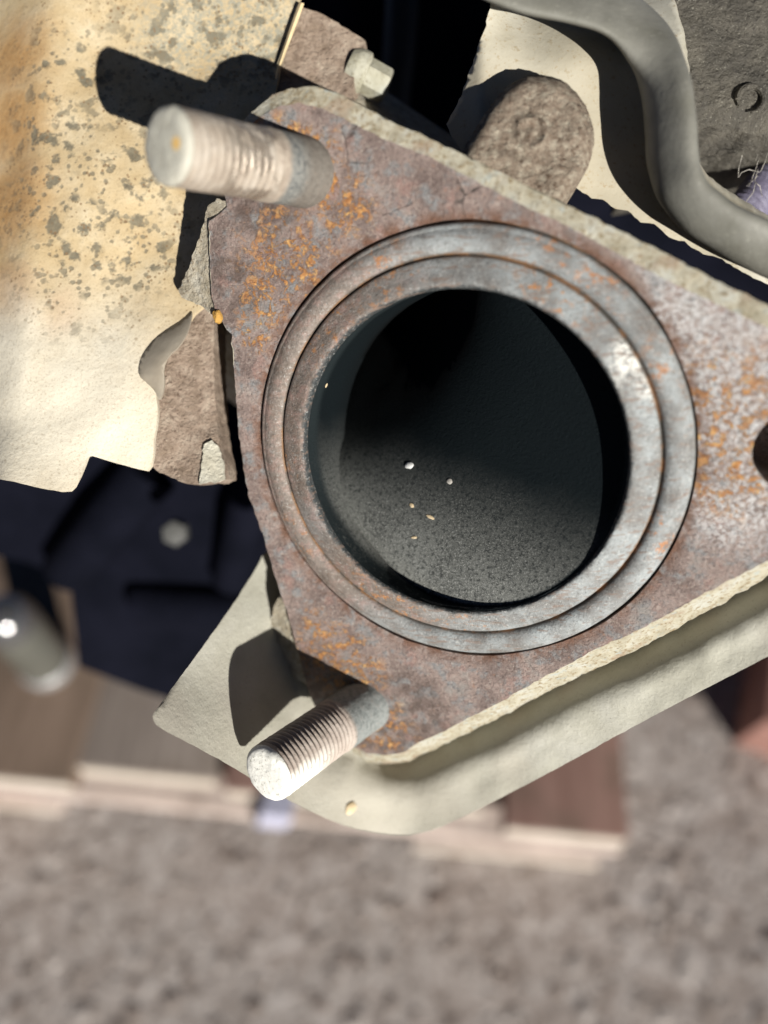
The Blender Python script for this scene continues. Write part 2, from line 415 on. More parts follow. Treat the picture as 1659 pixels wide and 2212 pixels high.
def m_shield():
    m = Mat('rust_spotted_shield')
    a = m.noise(.035, 4, .55); b = m.noise(.16, 5, .6, off=3); c = m.noise(1.2, 6, .7, off=5)
    P = lambda u, v, z=118: tuple((RF.transposed() @ (at(u, v, z)-SH_LOC))*1000)
    col = m.ramp(b, [(.3, (.41, .305, .165)), (.5, (.48, .38, .23)), (.68, (.53, .445, .30))])
    org = m.spots([(P(-10, 420), 9), (P(-10, 100), 8), (P(20, 640), 6), (P(-20, 250), 9), (P(140, 700), 4)], 1.5)
    col = m.mix(m.math('MULTIPLY', org, .85), col, m.ramp(c, [(.35, (.34, .175, .055)), (.65, (.42, .25, .10))]))
    pal = m.spots([(P(60, 960), 16), (P(200, 900), 15), (P(20, 800), 11), (P(280, 960), 10), (P(240, 780), 6)], 1.7)
    col = m.mix(m.math('MULTIPLY', pal, .85), col, (.64, .60, .50))  # paler lower left, with near-white highlights painted into the colour
    gr = m.spots([(P(470, 40), 11), (P(560, 60), 9), (P(380, 60), 7)], 1.5)
    col = m.mix(m.math('MULTIPLY', gr, m.step(c, .40, .60)), col, (.30, .285, .22))
    # grey blotches of lost coating: clustered voronoi dots with ragged rims
    zone = m.math('MAXIMUM', m.spots([(P(200, 420), 16), (P(180, 600), 10), (P(300, 560), 8), (P(140, 150), 9), (P(110, 300), 8)], 1.5), m.math('MULTIPLY', m.spots([(P(400, 60), 15), (P(540, 80), 12)], 1.4), .9))
    wob = m.math('ADD', m.math('MULTIPLY', m.math('SUBTRACT', m.noise(.42, 3, .6, off=9), .5), 1.5), m.math('MULTIPLY', m.math('SUBTRACT', m.noise(1.6, 5, .7, off=29), .5), .55))
    d1 = m.math('ADD', m.voro(.36, off=3), wob)
    d2 = m.math('ADD', m.voro(.85, off=11), wob)
    big = m.math('MULTIPLY', m.step(d1, .19, .43, 1, 0), m.step(m.noise(.11, 2, off=70), .36, .46))
    sm = m.math('MULTIPLY', m.step(d2, .17, .36, 1, 0), m.step(m.noise(.2, 2, off=80), .30, .44))
    bl = m.math('MULTIPLY', m.math('MAXIMUM', big, m.math('MULTIPLY', sm, .8)), zone)
    col = m.mix(m.math('MULTIPLY', bl, .88), col, m.ramp(c, [(.35, (.07, .066, .05)), (.65, (.17, .158, .115))]))
    fr = m.math('MULTIPLY', m.step(m.math('ADD', m.voro(1.25, off=20), m.math('MULTIPLY', wob, .5)), .14, .26, 1, 0), m.step(m.noise(.25, 3, off=90), .42, .54))
    col = m.mix(m.math('MULTIPLY', fr, m.math('SUBTRACT', .8, m.math('MULTIPLY', pal, .6))), col, (.19, .12, .06))
    g2 = m.noise(3.0, 4, .7, off=51)
    col = m.mix(m.math('MULTIPLY', m.step(g2, .54, .64), .35), col, (.22, .16, .09))
    m.bump(m.math('ADD', m.math('MULTIPLY', c, .5), m.math('MULTIPLY', bl, -.35)), .6, .0003)
    m.bump(b, .4, .0008)
    return m.done(col, .72, .0, .4)

def m_rough(name, stops, sc=.5, dark=None, b1=.0008, rough=.85, spec=.3, freq=1.4, speck=None, metal=0.0, thr=(.53, .66), scale=1000.0, big=None):
    m = Mat(name, scale)
    a = m.noise(sc, 5, .6); b = m.noise(freq, 6, .7, off=4)
    col = m.ramp(a, stops)
    if big: col = m.mix(m.math('MULTIPLY', m.step(m.noise(sc*.25, 3, .5, off=15), .45, .62), .8), col, big)
    if dark: col = m.mix(m.math('MULTIPLY', m.step(b, *thr), .75), col, dark)
    if speck: col = m.mix(m.math('MULTIPLY', m.step(m.noise(freq*1.9, 4, .65, off=19), .60, .68), .7), col, speck)
    m.bump(b, .8, b1); m.bump(m.noise(freq*.35, 4, .6, off=7), .6, b1*1.5)
    return m.done(col, rough, metal, spec)

SH_LOC = at(190, 985, 116)
MATS = dict(
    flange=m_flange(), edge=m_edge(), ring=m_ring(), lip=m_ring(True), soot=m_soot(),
    stud_u=m_stud(), stud_l=m_stud(True), tip_u=m_tip(False), tip_l=m_tip(True), shield=m_shield(),
    cast=m_rough('dusty_cast_iron', [(.3, (.27, .235, .17)), (.5, (.36, .32, .245)), (.68, (.43, .40, .33))], .45, (.17, .13, .09), .0009, speck=(.38, .42, .41)),
    brown=m_rough('brown_rusted_plate', [(.3, (.195, .145, .105)), (.5, (.28, .215, .165)), (.68, (.37, .30, .235))], .4, (.11, .07, .05), .0007, speck=(.42, .36, .28)),
    bolt=m_rough('crusted_bolt_rust', [(.3, (.15, .11, .08)), (.5, (.23, .185, .14)), (.68, (.36, .32, .25))], 1.0, (.09, .055, .035), .0009, speck=(.36, .31, .25)),
    lower=m_rough('pale_dusty_sheet', [(.3, (.345, .335, .275)), (.5, (.41, .40, .335)), (.7, (.455, .445, .385))], .12, (.31, .295, .245), .00012, .8, .3, 1.6, speck=(.26, .245, .20), thr=(.58, .70), big=(.36, .335, .28)),
    arm=m_rough('pale_cast_alloy', [(.3, (.36, .34, .265)), (.5, (.46, .44, .365)), (.7, (.54, .525, .455))], .1, (.30, .24, .15), .00008, .6, .45, 1.0, speck=(.30, .22, .12), thr=(.56, .68), big=(.36, .32, .235)),
    grey=m_rough('shaded_cast_alloy', [(.3, (.125, .122, .10)), (.5, (.16, .157, .135)), (.7, (.20, .196, .17))], .14, None, .00012, .6, .4, .8, speck=(.24, .235, .20)),  # rail alloy, painted greyer than the casting for facing away from the sun
    darkc=m_rough('dark_grainy_casting', [(.3, (.045, .041, .033)), (.5, (.07, .063, .05)), (.7, (.105, .095, .075))], .25, (.035, .03, .025), .0008, .6, .5, 1.5, speck=(.28, .27, .22)),
    block=m_rough('shaded_block', [(.3, (.002, .0025, .005)), (.6, (.0045, .005, .0095))], .05, None, .0006, .85, .04, .3),  # dark blue body with deep shade put into its near-black colour
    pipe=m_rough('black_rubber', [(.3, (.010, .011, .012)), (.6, (.018, .019, .020))], .1, None, .0003, .55, .3, .5),
    nut=m_rough('cream_zinc_nut', [(.3, (.28, .265, .19)), (.6, (.37, .36, .29))], .4, (.18, .16, .11), .0003, .65, .4, 1.2, big=(.30, .31, .27)),
    straw=m_rough('straw', [(.3, (.50, .39, .22)), (.7, (.64, .52, .33))], .5, None, .0001, .6, .4),
    yellow=m_rough('ochre_rust_crumb', [(.3, (.34, .18, .04)), (.7, (.48, .28, .07))], .9, None, .0005, .8, .3),
    hose=m_rough('mauve_ribbed_plastic', [(.3, (.10, .09, .14)), (.7, (.16, .15, .21))], .3, None, .0002, .5, .4),
    can=m_rough('olive_grey_metal', [(.3, (.10, .10, .085)), (.7, (.15, .15, .13))], .03, None, .0001, .2, .6, .2, metal=.35),
    lint=m_rough('grey_lint', [(.3, (.30, .28, .25)), (.7, (.42, .40, .36))], .5, None, .0001, .9, .2),
    flake=m_rough('pale_flake', [(.3, (.50, .38, .22)), (.7, (.62, .52, .36))], .9, None, .0001, .8, .3),
    white=m_rough('white_grit', [(.3, (.6, .6, .58)), (.7, (.75, .75, .72))], .9, None, .0001, .6, .4),
)

# ================================================================ the setting
def m_ground():
    m = Mat('stony_ground', 100.0)                          # centimetres
    a = m.noise(.45, 5, .6); b = m.noise(1.4, 5, .65, off=4); c = m.noise(.10, 3, .5, off=9)
    col = m.ramp(a, [(.28, (.22, .185, .165)), (.45, (.32, .275, .25)), (.58, (.39, .345, .32)), (.72, (.52, .475, .45))])
    col = m.mix(m.math('MULTIPLY', m.step(b, .54, .68), .7), col, (.22, .18, .155))
    col = m.mix(m.math('MULTIPLY', m.step(b, .34, .44, 1, 0), .7), col, (.62, .58, .55))
    col = m.mix(m.math('MULTIPLY', m.step(c, .45, .62), .5), col, (.38, .35, .33))
    dg = m.noise(.75, 4, .6, .3, off=41, stretch=(1.15, .9, 1))
    col = m.mix(m.math('MULTIPLY', m.step(dg, .52, .66), .6), col, (.17, .135, .115))
    col = m.mix(m.math('MULTIPLY', m.step(dg, .33, .46, 1, 0), .5), col, (.60, .56, .54))
    m.bump(a, .5, .004); m.bump(b, .5, .002)
    return m.done(col, .9, 0, .2)
mg = m_ground()
g = mesh('ground', [(-60, -60, 0), (60, -60, 0), (60, 60, 0), (-60, 60, 0)], [(0, 1, 2, 3)], mg, smooth=False)
tag(g, 'stony grey-brown ground, out of focus under the pallet', None, None, 'structure')

def m_gravel():
    m = Mat('loose_gravel', 100.0)
    gi = m.t.nodes.new('ShaderNodeNewGeometry')
    col = m.ramp(gi.outputs['Random Per Island'], [(0, (.21, .17, .148)), (.25, (.26, .22, .195)), (.5, (.30, .26, .235)), (.75, (.34, .30, .275)), (1, (.42, .38, .355))])
    m.bump(m.noise(6, 3), .5, .0006)
    return m.done(col, .9, 0, .2)
def gravel():
    vs, fs = [], []
    ico = bmesh.new(); bmesh.ops.create_icosphere(ico, subdivisions=1, radius=1)
    base = [v.co.copy() for v in ico.verts]; bf = [tuple(v.index for v in f.verts) for f in ico.faces]; ico.free()
    c0 = hz(830, 2000, 0)
    for _ in range(6500):
        x = c0.x+random.uniform(-.5, .62); y = c0.y+random.uniform(-.22, .55)
        r = random.choice((.0015, .002, .0025, .003, .004, .005))*random.uniform(.7, 1.3)
        k = len(vs); sx, sy, sz = (random.uniform(.7, 1.4) for _ in range(3)); rz = random.random()*6.28; c, s_ = math.cos(rz), math.sin(rz)
        for p in base:
            q = Vector((p.x*sx, p.y*sy, p.z*sz*.2))*r*random.uniform(.85, 1.15)
            vs.append((x+c*q.x-s_*q.y, y+s_*q.x+c*q.y, q.z+r*.08))
        fs += [tuple(k+i for i in f) for f in bf]
    o = mesh('gravel', vs, fs, m_gravel(), smooth=True, ang=60)
    tag(o, 'loose small stones scattered over the grey-brown ground', 'gravel', None, 'stuff')
gravel()

# ================================================================ exhaust manifold outlet
man = thing('exhaust_manifold', FCW, 'rusty exhaust outlet flange with round sooty bore and two long threaded studs', 'exhaust flange')
LOC = lambda p: Vector(p)*mm
inner = [(560, 255), (600, 232), (645, 222), (700, 235), (750, 260), (800, 287), (829, 300), (930, 340), (1055, 405), (1130, 445), (1230, 490), (1330, 545), (1430, 600), (1530, 648), (1659, 708),
         (1750, 760), (1812, 850), (1830, 970), (1810, 1080), (1755, 1160), (1659, 1211), (1580, 1251), (1480, 1306), (1380, 1361), (1280, 1406), (1180, 1461), (1070, 1521), (960, 1578), (895, 1608), (875, 1624), (829, 1631), (790, 1626), (771, 1616),
         (735, 1600), (700, 1560), (675, 1515), (660, 1476), (645, 1406), (620, 1321), (595, 1246), (570, 1161), (548, 1100), (537, 1068), (525, 1003), (515, 928), (510, 853), (502, 753), (500, 723), (480, 695), (465, 673),
         (456, 630), (453, 553), (452, 478), (470, 465), (492, 445), (480, 400), (490, 340), (520, 285)]
outer = [(541, 243), (588, 205), (630, 190), (675, 188), (726, 200), (776, 224), (829, 256), (930, 300), (1040, 352), (1130, 398), (1230, 446), (1332, 494), (1435, 546), (1555, 610), (1665, 662),
         (1775, 735), (1840, 835), (1860, 970), (1840, 1095), (1775, 1185), (1659, 1246), (1555, 1306), (1455, 1361), (1360, 1411), (1275, 1451), (1180, 1496), (1080, 1550), (975, 1600), (925, 1624), (885, 1645), (829, 1651), (785, 1642), (764, 1625),
         (735, 1602), (700, 1562), (675, 1515), (660, 1476), (645, 1406), (620, 1321), (595, 1246), (570, 1161), (548, 1100), (537, 1068), (525, 1003), (515, 928), (510, 853), (502, 753), (500, 723), (480, 695), (465, 673),
         (456, 630), (453, 553), (452, 478), (470, 465), (492, 445), (478, 400), (484, 335), (508, 280)]
def dens(poly_a, poly_b, step=9):
    A, B = [], []; n = len(poly_a)
    for i in range(n):
        a0, a1 = Vector(poly_a[i]), Vector(poly_a[(i+1) % n]); b0, b1 = Vector(poly_b[i]), Vector(poly_b[(i+1) % n])
        k = max(1, int((a1-a0).length/step))
        for j in range(k): A.append(a0.lerp(a1, j/k)); B.append(b0.lerp(b1, j/k))
    return A, B
A, B = dens(inner, outer)
def jit(P, amp, seed, f=.06):
    return [p + Vector((noise.noise(Vector((p.x*f, p.y*f, seed))), noise.noise(Vector((p.x*f, p.y*f, seed+50)))))*amp
            + Vector((noise.noise(Vector((p.x*f*3.3, p.y*f*3.3, seed+9))), noise.noise(Vector((p.x*f*3.3, p.y*f*3.3, seed+70)))))*amp*.5 for p in P]
A = jit(A, 3, 1); B = [b if (b-a).length > 9 else a+(b-a)*.2 for a, b in zip(A, jit(B, 4, 2, .04))]
front = [fl(p.x, p.y, 0) for p in A]
HB = -3.2
rim = []
for a, b in zip(A, B):
    top = max(0, min(1, (820-a.y)/100)); q = fl(b.x, b.y, (-4.0+3.3*top)*min(1, (b-a).length/26+.25)); rim.append(q)
hole_c = fl(1726, 975, 0)
def circ2(c, r, n, ph=0, rough=0): return [(c[0]+(r+rough*noise.noise(Vector((math.cos(t)*3, math.sin(t)*3, r))))*math.cos(t), c[1]+(r+rough*noise.noise(Vector((math.cos(t)*3, math.sin(t)*3, r))))*math.sin(t)) for t in (2*math.pi*j/n+ph for j in range(n))]
h1 = circ2((0, 0), 30.5, 180, rough=.22); h2 = circ2(hole_c, 5.1, 48)
V, F = cdt([(p.x, p.y) for p in front], 1.25, (h1, h2))
def flz(x, y):
    R = math.hypot(x, y)
    z = .16*noise.noise(Vector((x*.22, y*.22, 3)))+.10*noise.noise(Vector((x*.7, y*.7, 5)))
    return z - .25*max(0, 1-abs(R-30.75)/1.2)
vs = [Vector((v.x, v.y, flz(v.x, v.y)))*mm for v in V]; fs = [tuple(f) for f in F]
k = len(vs); vs += [Vector((x, y, -11.9))*mm for x, y in h2]; fs.append(tuple(k+i for i in range(len(h2))))   # cap added across the bolt hole so that it stays black
for H, dz in ((h1, -2.2), (h2, -12)):                       # walls of the seat recess and of the bolt hole
    k = len(vs); m_ = len(H)
    vs += [Vector((x, y, flz(x, y)))*mm for x, y in H] + [Vector((x, y, dz))*mm for x, y in H]
    fs += [(k+i, k+(i+1) % m_, k+m_+(i+1) % m_, k+m_+i) for i in range(m_)]
flange = mesh('flange_plate', vs, fs, MATS['flange'], man, space='local')
n = len(front)
ev = [Vector((p.x, p.y, flz(p.x, p.y)))*mm for p in front]
rows = [ev]
for t in (.12, .35, .65, 1.0):
    rows.append([LOC(p.lerp(q, t) + (N0 := Vector((0, 0, 0))) + (q-p).normalized().orthogonal()*0 + Vector((0, 0, .22*noise.noise(Vector((p.x*.6, p.y*.6, t*3))) if t < 1 else 0)))
                 for p, q in zip(front, rim)])
rows.append([LOC((q.x*.995, q.y*.995, -12.0)) for q in rim])
edge = mesh('edge_face', [v for r in rows for v in r], grid_faces(len(rows), n) + [tuple(len(rows)*n-n+i for i in range(n))][:0], MATS['edge'], flange, space='local', ang=60)
edge['label'] = 'pale dusty edge of the flange'
# back plate with the bore left open
Vb, Fb = cdt([(q.x*.995, q.y*.995) for q in rim], 0, (circ2((0, 0), 24.6, 60), h2))
mesh('back_face', [Vector((v.x, v.y, -12.0))*mm for v in Vb], [tuple(f) for f in Fb], MATS['cast'], flange, space='local')
# seat
lathe('seat_ring', [(30.9, -1.6), (30.3, -1.2), (30.2, -.6), (30.1, -.15), (29.9, .12), (29.62, .30), (29.5, .30), (29.4, .36), (29.1, .62), (28.6, .84), (28.0, .94), (27.4, .92), (27.0, .80), (26.72, .58), (26.55, .42), (26.42, .25), (26.3, .15)],
      MATS['ring'], man, 260, .05, 1)
lip = lathe('seat_lip', [(26.32, .1), (26.24, .4), (26.14, .68), (25.95, .88), (25.5, 1.1), (24.9, 1.36), (24.2, 1.68), (23.5, 1.98), (23.0, 2.12), (22.65, 2.1), (22.42, 1.9), (22.28, 1.5), (22.22, .9)],
      MATS['lip'], man, 260, .05, 4)
# sooty bore: a short straight collar, then the port turns off towards the engine
def bore():
    nc = 120; vs = []
    side = Vector((-.70, .71, 0)).normalized()               # the port leaves towards the engine on this side
    rows = []
    prof = [0, .12, .25, .4, .55, .7, .85, 1.0]
    for k in prof:
        row = []
        for j in range(nc):
            a = 2*math.pi*j/nc; q = Vector((math.cos(a), math.sin(a), 0)); c = q.dot(side)
            ell = .1+16.2*((c+1)/2)**1.35
            m_ = sst(-q.y, .15, .9); row.append((q*22.22 + Vector((0, 0, .92+.95*m_-(ell+.92*(1-m_))*k)), q))
        rows.append(row)
    last = rows[-1]; pos = [p.copy() for p, q in last]; qs = [q for p, q in last]; d = 0.0
    for k in range(44):
        st = .5+.04*k; d += st
        w = max(0, min(1, (d-12)/22)); w = w*w*(3-2*w)
        stp = (side*(3.4-2.4*w) + Vector((0, 0, -1))).normalized()*st*1.12
        pos = [p + stp + q*(.02*st) for p, q in zip(pos, qs)]
        rows.append([(p.copy(), q) for p, q in zip(pos, qs)])
    for i, row in enumerate(rows):
        for (p, q) in row:
            e = (.20*noise.noise(p*.12)+.10*noise.noise(p*.45)) if i else 0
            vs.append((p+q*e)*mm)
    fs = grid_faces(len(rows), nc) + [tuple((len(rows)-1)*nc+j for j in range(nc))]
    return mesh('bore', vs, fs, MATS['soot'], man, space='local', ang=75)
bore_o = bore()
# outer wall of the outlet pipe behind the flange
def neck():
    nc = 72; vs = []; bd = Vector((-.78, .62, 0)).normalized(); ctr = [(Vector((0, 0, -11.9)), Vector((0, 0, -1))), (Vector((0, 0, -15)), Vector((0, 0, -1)))]
    Rb = 27; o = Vector((0, 0, -15)) + bd*Rb
    for i in range(1, 11):
        t = math.radians(86)*i/10; ctr.append((o - bd*Rb*math.cos(t)+Vector((0, 0, -1))*Rb*math.sin(t), Vector((0, 0, -1))*math.cos(t)+bd*math.sin(t)))
    ctr.append((ctr[-1][0]+ctr[-1][1]*36, ctr[-1][1]))
    for i, (c, d) in enumerate(ctr):
        s = bd.cross(Vector((0, 0, -1))).normalized(); w = d.cross(s).normalized(); r = min(31.5, 27.0+.5*i)
        for j in range(nc):
            a = 2*math.pi*j/nc; q = s*math.cos(a)+w*math.sin(a)
            vs.append((c+q*(r+.35*noise.noise(q*4+c*.05)))*mm)
    return mesh('outlet_pipe', vs, grid_faces(len(ctr), nc), MATS['cast'], man, space='local', ang=60)
neck()
# cast ledge beside the upper lug, and the lump by the lower lug
led = [(540, 420), (497, 438), (468, 430), (448, 446), (438, 490), (424, 532), (410, 572), (392, 612), (385, 630), (392, 642), (424, 657), (444, 668), (470, 690), (520, 690), (540, 560)]
sheet('cast_ledge', resample(led, 6, 3, 3, .09), 12, lambda u, v: flw(u, v, -.5 - .012*max(0, 470-u) + .5*noise.noise(Vector((u*.05, v*.05, 1)))), c2w(AX)*.0065, MATS['cast'], man, ang=60)
lump = [(600, 1290), (588, 1330), (570, 1368), (567, 1400), (580, 1425), (602, 1445), (625, 1462), (655, 1476), (690, 1500), (690, 1400), (650, 1290)]
sheet('cast_lump', resample(lump, 7, 3, 5, .08), 14, lambda u, v: flw(u, v, -.9-.02*max(0, 640-u)+.7*noise.noise(Vector((u*.04, v*.04, 4)))), c2w(AX)*.007, MATS['cast'], man, ang=60)
# orange crumb on the edge
cr = fl(470, 684, .2)
def blob(name, c, r, mat, parent, sq=(1, 1, 1), seed=0, amp=.35):
    bm = bmesh.new(); bmesh.ops.create_icosphere(bm, subdivisions=3, radius=1)
    vs = []
    for v in bm.verts:
        k = 1+amp*noise.noise(v.co*1.6+Vector((seed, 0, 0)))+amp*.4*noise.noise(v.co*4+Vector((seed, 3, 0)))
        vs.append((Vector(c)+Vector((v.co.x*sq[0], v.co.y*sq[1], v.co.z*sq[2]))*r*k)*mm)
    fs = [tuple(v.index for v in f.verts) for f in bm.faces]; bm.free()
    return mesh(name, vs, fs, mat, parent, space='local', ang=80)
blob('rust_crumb', cr, .75, MATS['yellow'], man, (1, 1.3, .7), 3)

# ---------------------------------------------------------------- studs
def stud(base_px, tip_px, ratio, R, mats, pitch, depth, thread_from, seed, label):
    b = onpl(base_px[0], base_px[1], 0); t = ray(*tip_px)*(b.z/ratio)
    bl = Vector(((b-FC).dot(E_), (b-FC).dot(G_), (b-FC).dot(N_))); tl = Vector(((t-FC).dot(E_), (t-FC).dot(G_), (t-FC).dot(N_)))
    L = (tl-bl).length; z = (tl-bl).normalized(); x = Vector((1, 0, 0)); x = (x-z*x.dot(z)).normalized(); y = z.cross(x)
    o = bpy.data.objects.new('stud', None)
    me = None
    M = Matrix((x, y, z)).transposed().to_4x4(); M.translation = bl*mm
    nc = 72; vs = []; zz = -6.0; zs = []
    while zz < L-.9: zs.append(zz); zz += .11
    for q in zs:
        for j in range(nc):
            a = 2*math.pi*j/nc; ph = (q/pitch - j/nc) % 1
            saw = abs(2*ph-1); k = min(1, max(0, (q-thread_from)/1.0))*(1 if q < L-1.6 else max(0, (L-.9-q)/.7))
            wear = .75+.25*noise.noise(Vector((math.cos(a)*1.4, math.sin(a)*1.4, q*.22+seed)))
            r = R - depth*k*max(0, (saw-.25)/.75)**.8*max(.25, wear) + .05*noise.noise(Vector((math.cos(a)*2.5, math.sin(a)*2.5, q*.9+seed))) + (.12 if q < thread_from else 0)
            if q < 1.0: r += .10*(1-q)**2 if q > 0 else .10
            vs.append(Vector((r*math.cos(a), r*math.sin(a), q))*mm)
    body = mesh('stud', vs, grid_faces(len(zs), nc), mats[0], None, space='local', ang=70)
    body.parent = man; body.matrix_local = M; body['label'] = label
    # tip: rounded chamfer and slightly domed end
    prof = [(R-.05, L-.95), (R-.06, L-.75), (R-.16, L-.45), (R-.42, L-.2), (R-.8, L-.06), (R-1.4, L), (R*.45, L+.06), (.02, L+.08)]
    tv = []
    for (r, h) in prof:
        for j in range(nc):
            a = 2*math.pi*j/nc
            e = .10*noise.noise(Vector((r*math.cos(a)*.8, r*math.sin(a)*.8, seed+2.0)))
            tv.append(Vector(((r+e*.6)*math.cos(a), (r+e*.6)*math.sin(a), h+e))*mm)
    tip = mesh('tip', tv, grid_faces(len(prof), nc), mats[1], None, space='local', ang=50)
    tip.parent = body
    return body
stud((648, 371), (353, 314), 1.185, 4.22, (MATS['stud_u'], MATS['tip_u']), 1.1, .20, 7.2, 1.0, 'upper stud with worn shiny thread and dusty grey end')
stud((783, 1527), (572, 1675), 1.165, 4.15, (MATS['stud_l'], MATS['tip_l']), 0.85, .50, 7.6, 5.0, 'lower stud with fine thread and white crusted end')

# ================================================================ tan heat shield
sh = thing('heat_shield', SH_LOC, 'tan sheet metal heat shield with grey rust spots left of the flange', 'heat shield')
def shz(u, v):
    z = 119 - .0065*(v-100) + .35*noise.noise(Vector((u*.012, v*.012, 8))) + 1.8*noise.noise(Vector((u*.004, v*.004, 2)))
    k = 104 - .05*v - .00004*v*v
    if u < k: z += (k-u)*.05
    if v > 900: z -= (v-900)*.02*max(0, (260-u)/260)
    return z
sho = [(-140, -140), (700, -140), (644, 8), (604, 150), (575, 320), (500, 560), (455, 650), (420, 678), (395, 715), (345, 770), (334, 800), (338, 860), (342, 890), (334, 940), (330, 985), (326, 1008), (318, 1017), (255, 1002), (196, 984), (188, 986), (172, 1028), (160, 1052), (150, 1061), (132, 1062), (60, 1048), (0, 1035), (-140, 1008)]
sheet('shield_panel', resample(sho, 14, 1.6, 8, .05), 26, lambda u, v: at(u, v, shz(u, v)), c2w((0, 0, 1))*.0009, MATS['shield'], sh, ang=50)
# curled-up torn edge
cl = [(416, 668), (395, 690), (365, 708), (335, 730), (310, 760), (299, 788), (299, 812), (318, 828), (336, 846), (344, 868), (352, 850), (356, 825), (352, 795), (364, 768), (388, 748), (404, 720), (412, 694)]
def clz(u, v):
    L_ = [p for p in cl[:9]]; R_ = [cl[0]] + [p for p in cl[:8:-1]]
    def xat(P):
        for a, b in zip(P, P[1:]):
            if min(a[1], b[1]) <= v <= max(a[1], b[1]): return a[0]+(b[0]-a[0])*(v-a[1])/((b[1]-a[1]) or 1)
        return P[0][0] if v < P[0][1] else P[-1][0]
    a, b = xat(L_), xat(R_); f = max(0, min(1, (u-a)/max(6, b-a)))
    return shz(u, v) - .12 - 2.0*math.sin(math.pi*.5*f)*math.sin(math.pi*max(0, min(1, (v-668)/200)))
m_curl = m_rough('bare_curled_metal', [(.3, (.25, .215, .165)), (.7, (.32, .285, .23))], .15, None, .0001, .5, .45, .6)
sheet('curled_edge', smooth_poly(cl, 1), 9, lambda u, v: at(u, v, clz(u, v)), c2w((0, 0, 1))*.0005, m_curl, sh, ang=70)['label'] = 'smooth bare curled lip torn up from the panel'

# ================================================================ brown mounting plate behind
mp = thing('mounting_plate', at(420, 1040, 124), 'rough brown rusted mounting plate behind the flange, beside the tan shield', 'plate')
mpo = [(655, 16), (700, 32), (745, 60), (790, 87), (791, 104), (777, 140), (760, 186), (765, 230), (790, 330), (760, 560), (560, 650), (463, 684), (461, 760), (464, 830), (468, 905), (474, 960), (484, 1000), (486, 1035), (468, 1042), (448, 1040), (425, 1046), (395, 1042), (345, 1020), (318, 1000), (320, 900), (350, 700), (480, 400), (570, 230), (600, 120), (640, 30)]
def mpz(u, v): return shz(max(u, 200), v) + 2.6 - (1.2 if v < 300 else 0) + .35*noise.noise(Vector((u*.03, v*.03, 6)))
sheet('plate', resample(mpo, 8, 3.0, 12, .08), 22, lambda u, v: at(u, v, mpz(u, v)), c2w((0.1, 0, 1))*.006, MATS['brown'], mp, ang=60)
pc = [(440, 960), (458, 950), (470, 962), (484, 1002), (486, 1036), (468, 1043), (450, 1041), (430, 1046), (436, 1000)]
sheet('pale_crust', resample(pc, 6, 2.5, 4, .1), 12, lambda u, v: at(u, v, mpz(u, v)-.5), c2w((0, 0, 1))*.0006, m_rough('pale_crust', [(.3, (.46, .43, .34)), (.7, (.56, .54, .45))], .3, None, .0005), mp, ang=60)['label'] = 'pale chipped crust at the lower corner of the plate'

# straw blade lying on the joint
def blade():
    p = [(652, 6), (640, 38), (627, 74), (614, 110), (603, 142), (596, 170)]; w = [5.2, 5.6, 5.0, 4.2, 3.2, 1.5]
    vs = []
    for k, ((u, v), s) in enumerate(zip(p, w)):
        z = shz(u, v)-1.4
        for du, dz in ((-s, 0), (-s*.2, -.35), (s*.3, -.3), (s, 0), (s*.1, .25)): vs.append(at(u+du, v+du*.35, z+dz))
    st = mesh('straw', vs, grid_faces(6, 5) + [(0, 1, 2, 3, 4), (25, 26, 27, 28, 29)], MATS['straw'], None, loc=at(596, 170, 117), rot=RF)
    tag(st, 'thin pale straw blade stuck between the tan shield and the brown plate', 'straw')
blade()

# ---------------------------------------------------------------- cream nut on the brown plate
def along(name, c, zdir, prof_sets, label, cat, group=None, xdir=None):
    z = zdir.normalized(); x = (xdir or Vector((0, 0, 1))); x = (x-z*x.dot(z)).normalized(); y = z.cross(x)
    t = thing(name, c, label, cat, Matrix((x, y, z)).transposed(), group)
    for (pn, prof, nn, mat, rough) in prof_sets: lathe(pn, prof, mat, t, nn, rough, 3, True, ang=30)
    return t
nz = 122
nd = (at(850, 196, nz+1)-at(776, 154, nz))
along('flange_bolt', at(768, 150, nz+.2), nd, [('washer_flange', [(2.6, -1.2), (3.2, 0), (3.3, .5), (3.25, 1.5), (2.6, 2.0)], 48, MATS['nut'], .06),
      ('hex_head', [(2.55, 1.9), (2.7, 2.1), (2.7, 5.2), (2.45, 5.7), (1.2, 5.85)], 6, MATS['nut'], 0)], 'cream coloured hex flange bolt at the end of the brown plate', 'bolt', xdir=c2w((.1, .9, -.5)))

# ================================================================ round rusty bolt head at the top
bt = thing('bolt_boss', at(1150, 440, 104), 'crusty brown rounded boss with a faint ring, above the flange on the pale casting', 'boss')
bo = [Vector(p) for p in smooth_poly([(985, 352), (1022, 285), (1058, 228), (1090, 192), (1125, 168), (1162, 160), (1202, 167), (1238, 190), (1265, 226), (1281, 268), (1284, 305), (1276, 348), (1256, 390), (1222, 432), (1170, 490), (1050, 440)], 1)]
def bod(u, v):
    p = Vector((u, v)); best = 1e9
    for a, b in zip(bo, bo[1:]+bo[:1]):
        t = max(0, min(1, (p-a).dot(b-a)/(b-a).length_squared)); best = min(best, (p-(a+(b-a)*t)).length)
    return best
def boz(u, v):
    e = 1-min(1, bod(u, v)/26)
    rr = math.hypot(u-1148, v-284)
    ring = math.exp(-((rr-30)/6)**2)*.9 + .30*math.exp(-(rr/14)**2)
    return 98.2 + 2.0*e**2 - ring + .45*noise.noise(Vector((u*.022, v*.022, 31))) + .25*noise.noise(Vector((u*.07, v*.07, 33)))
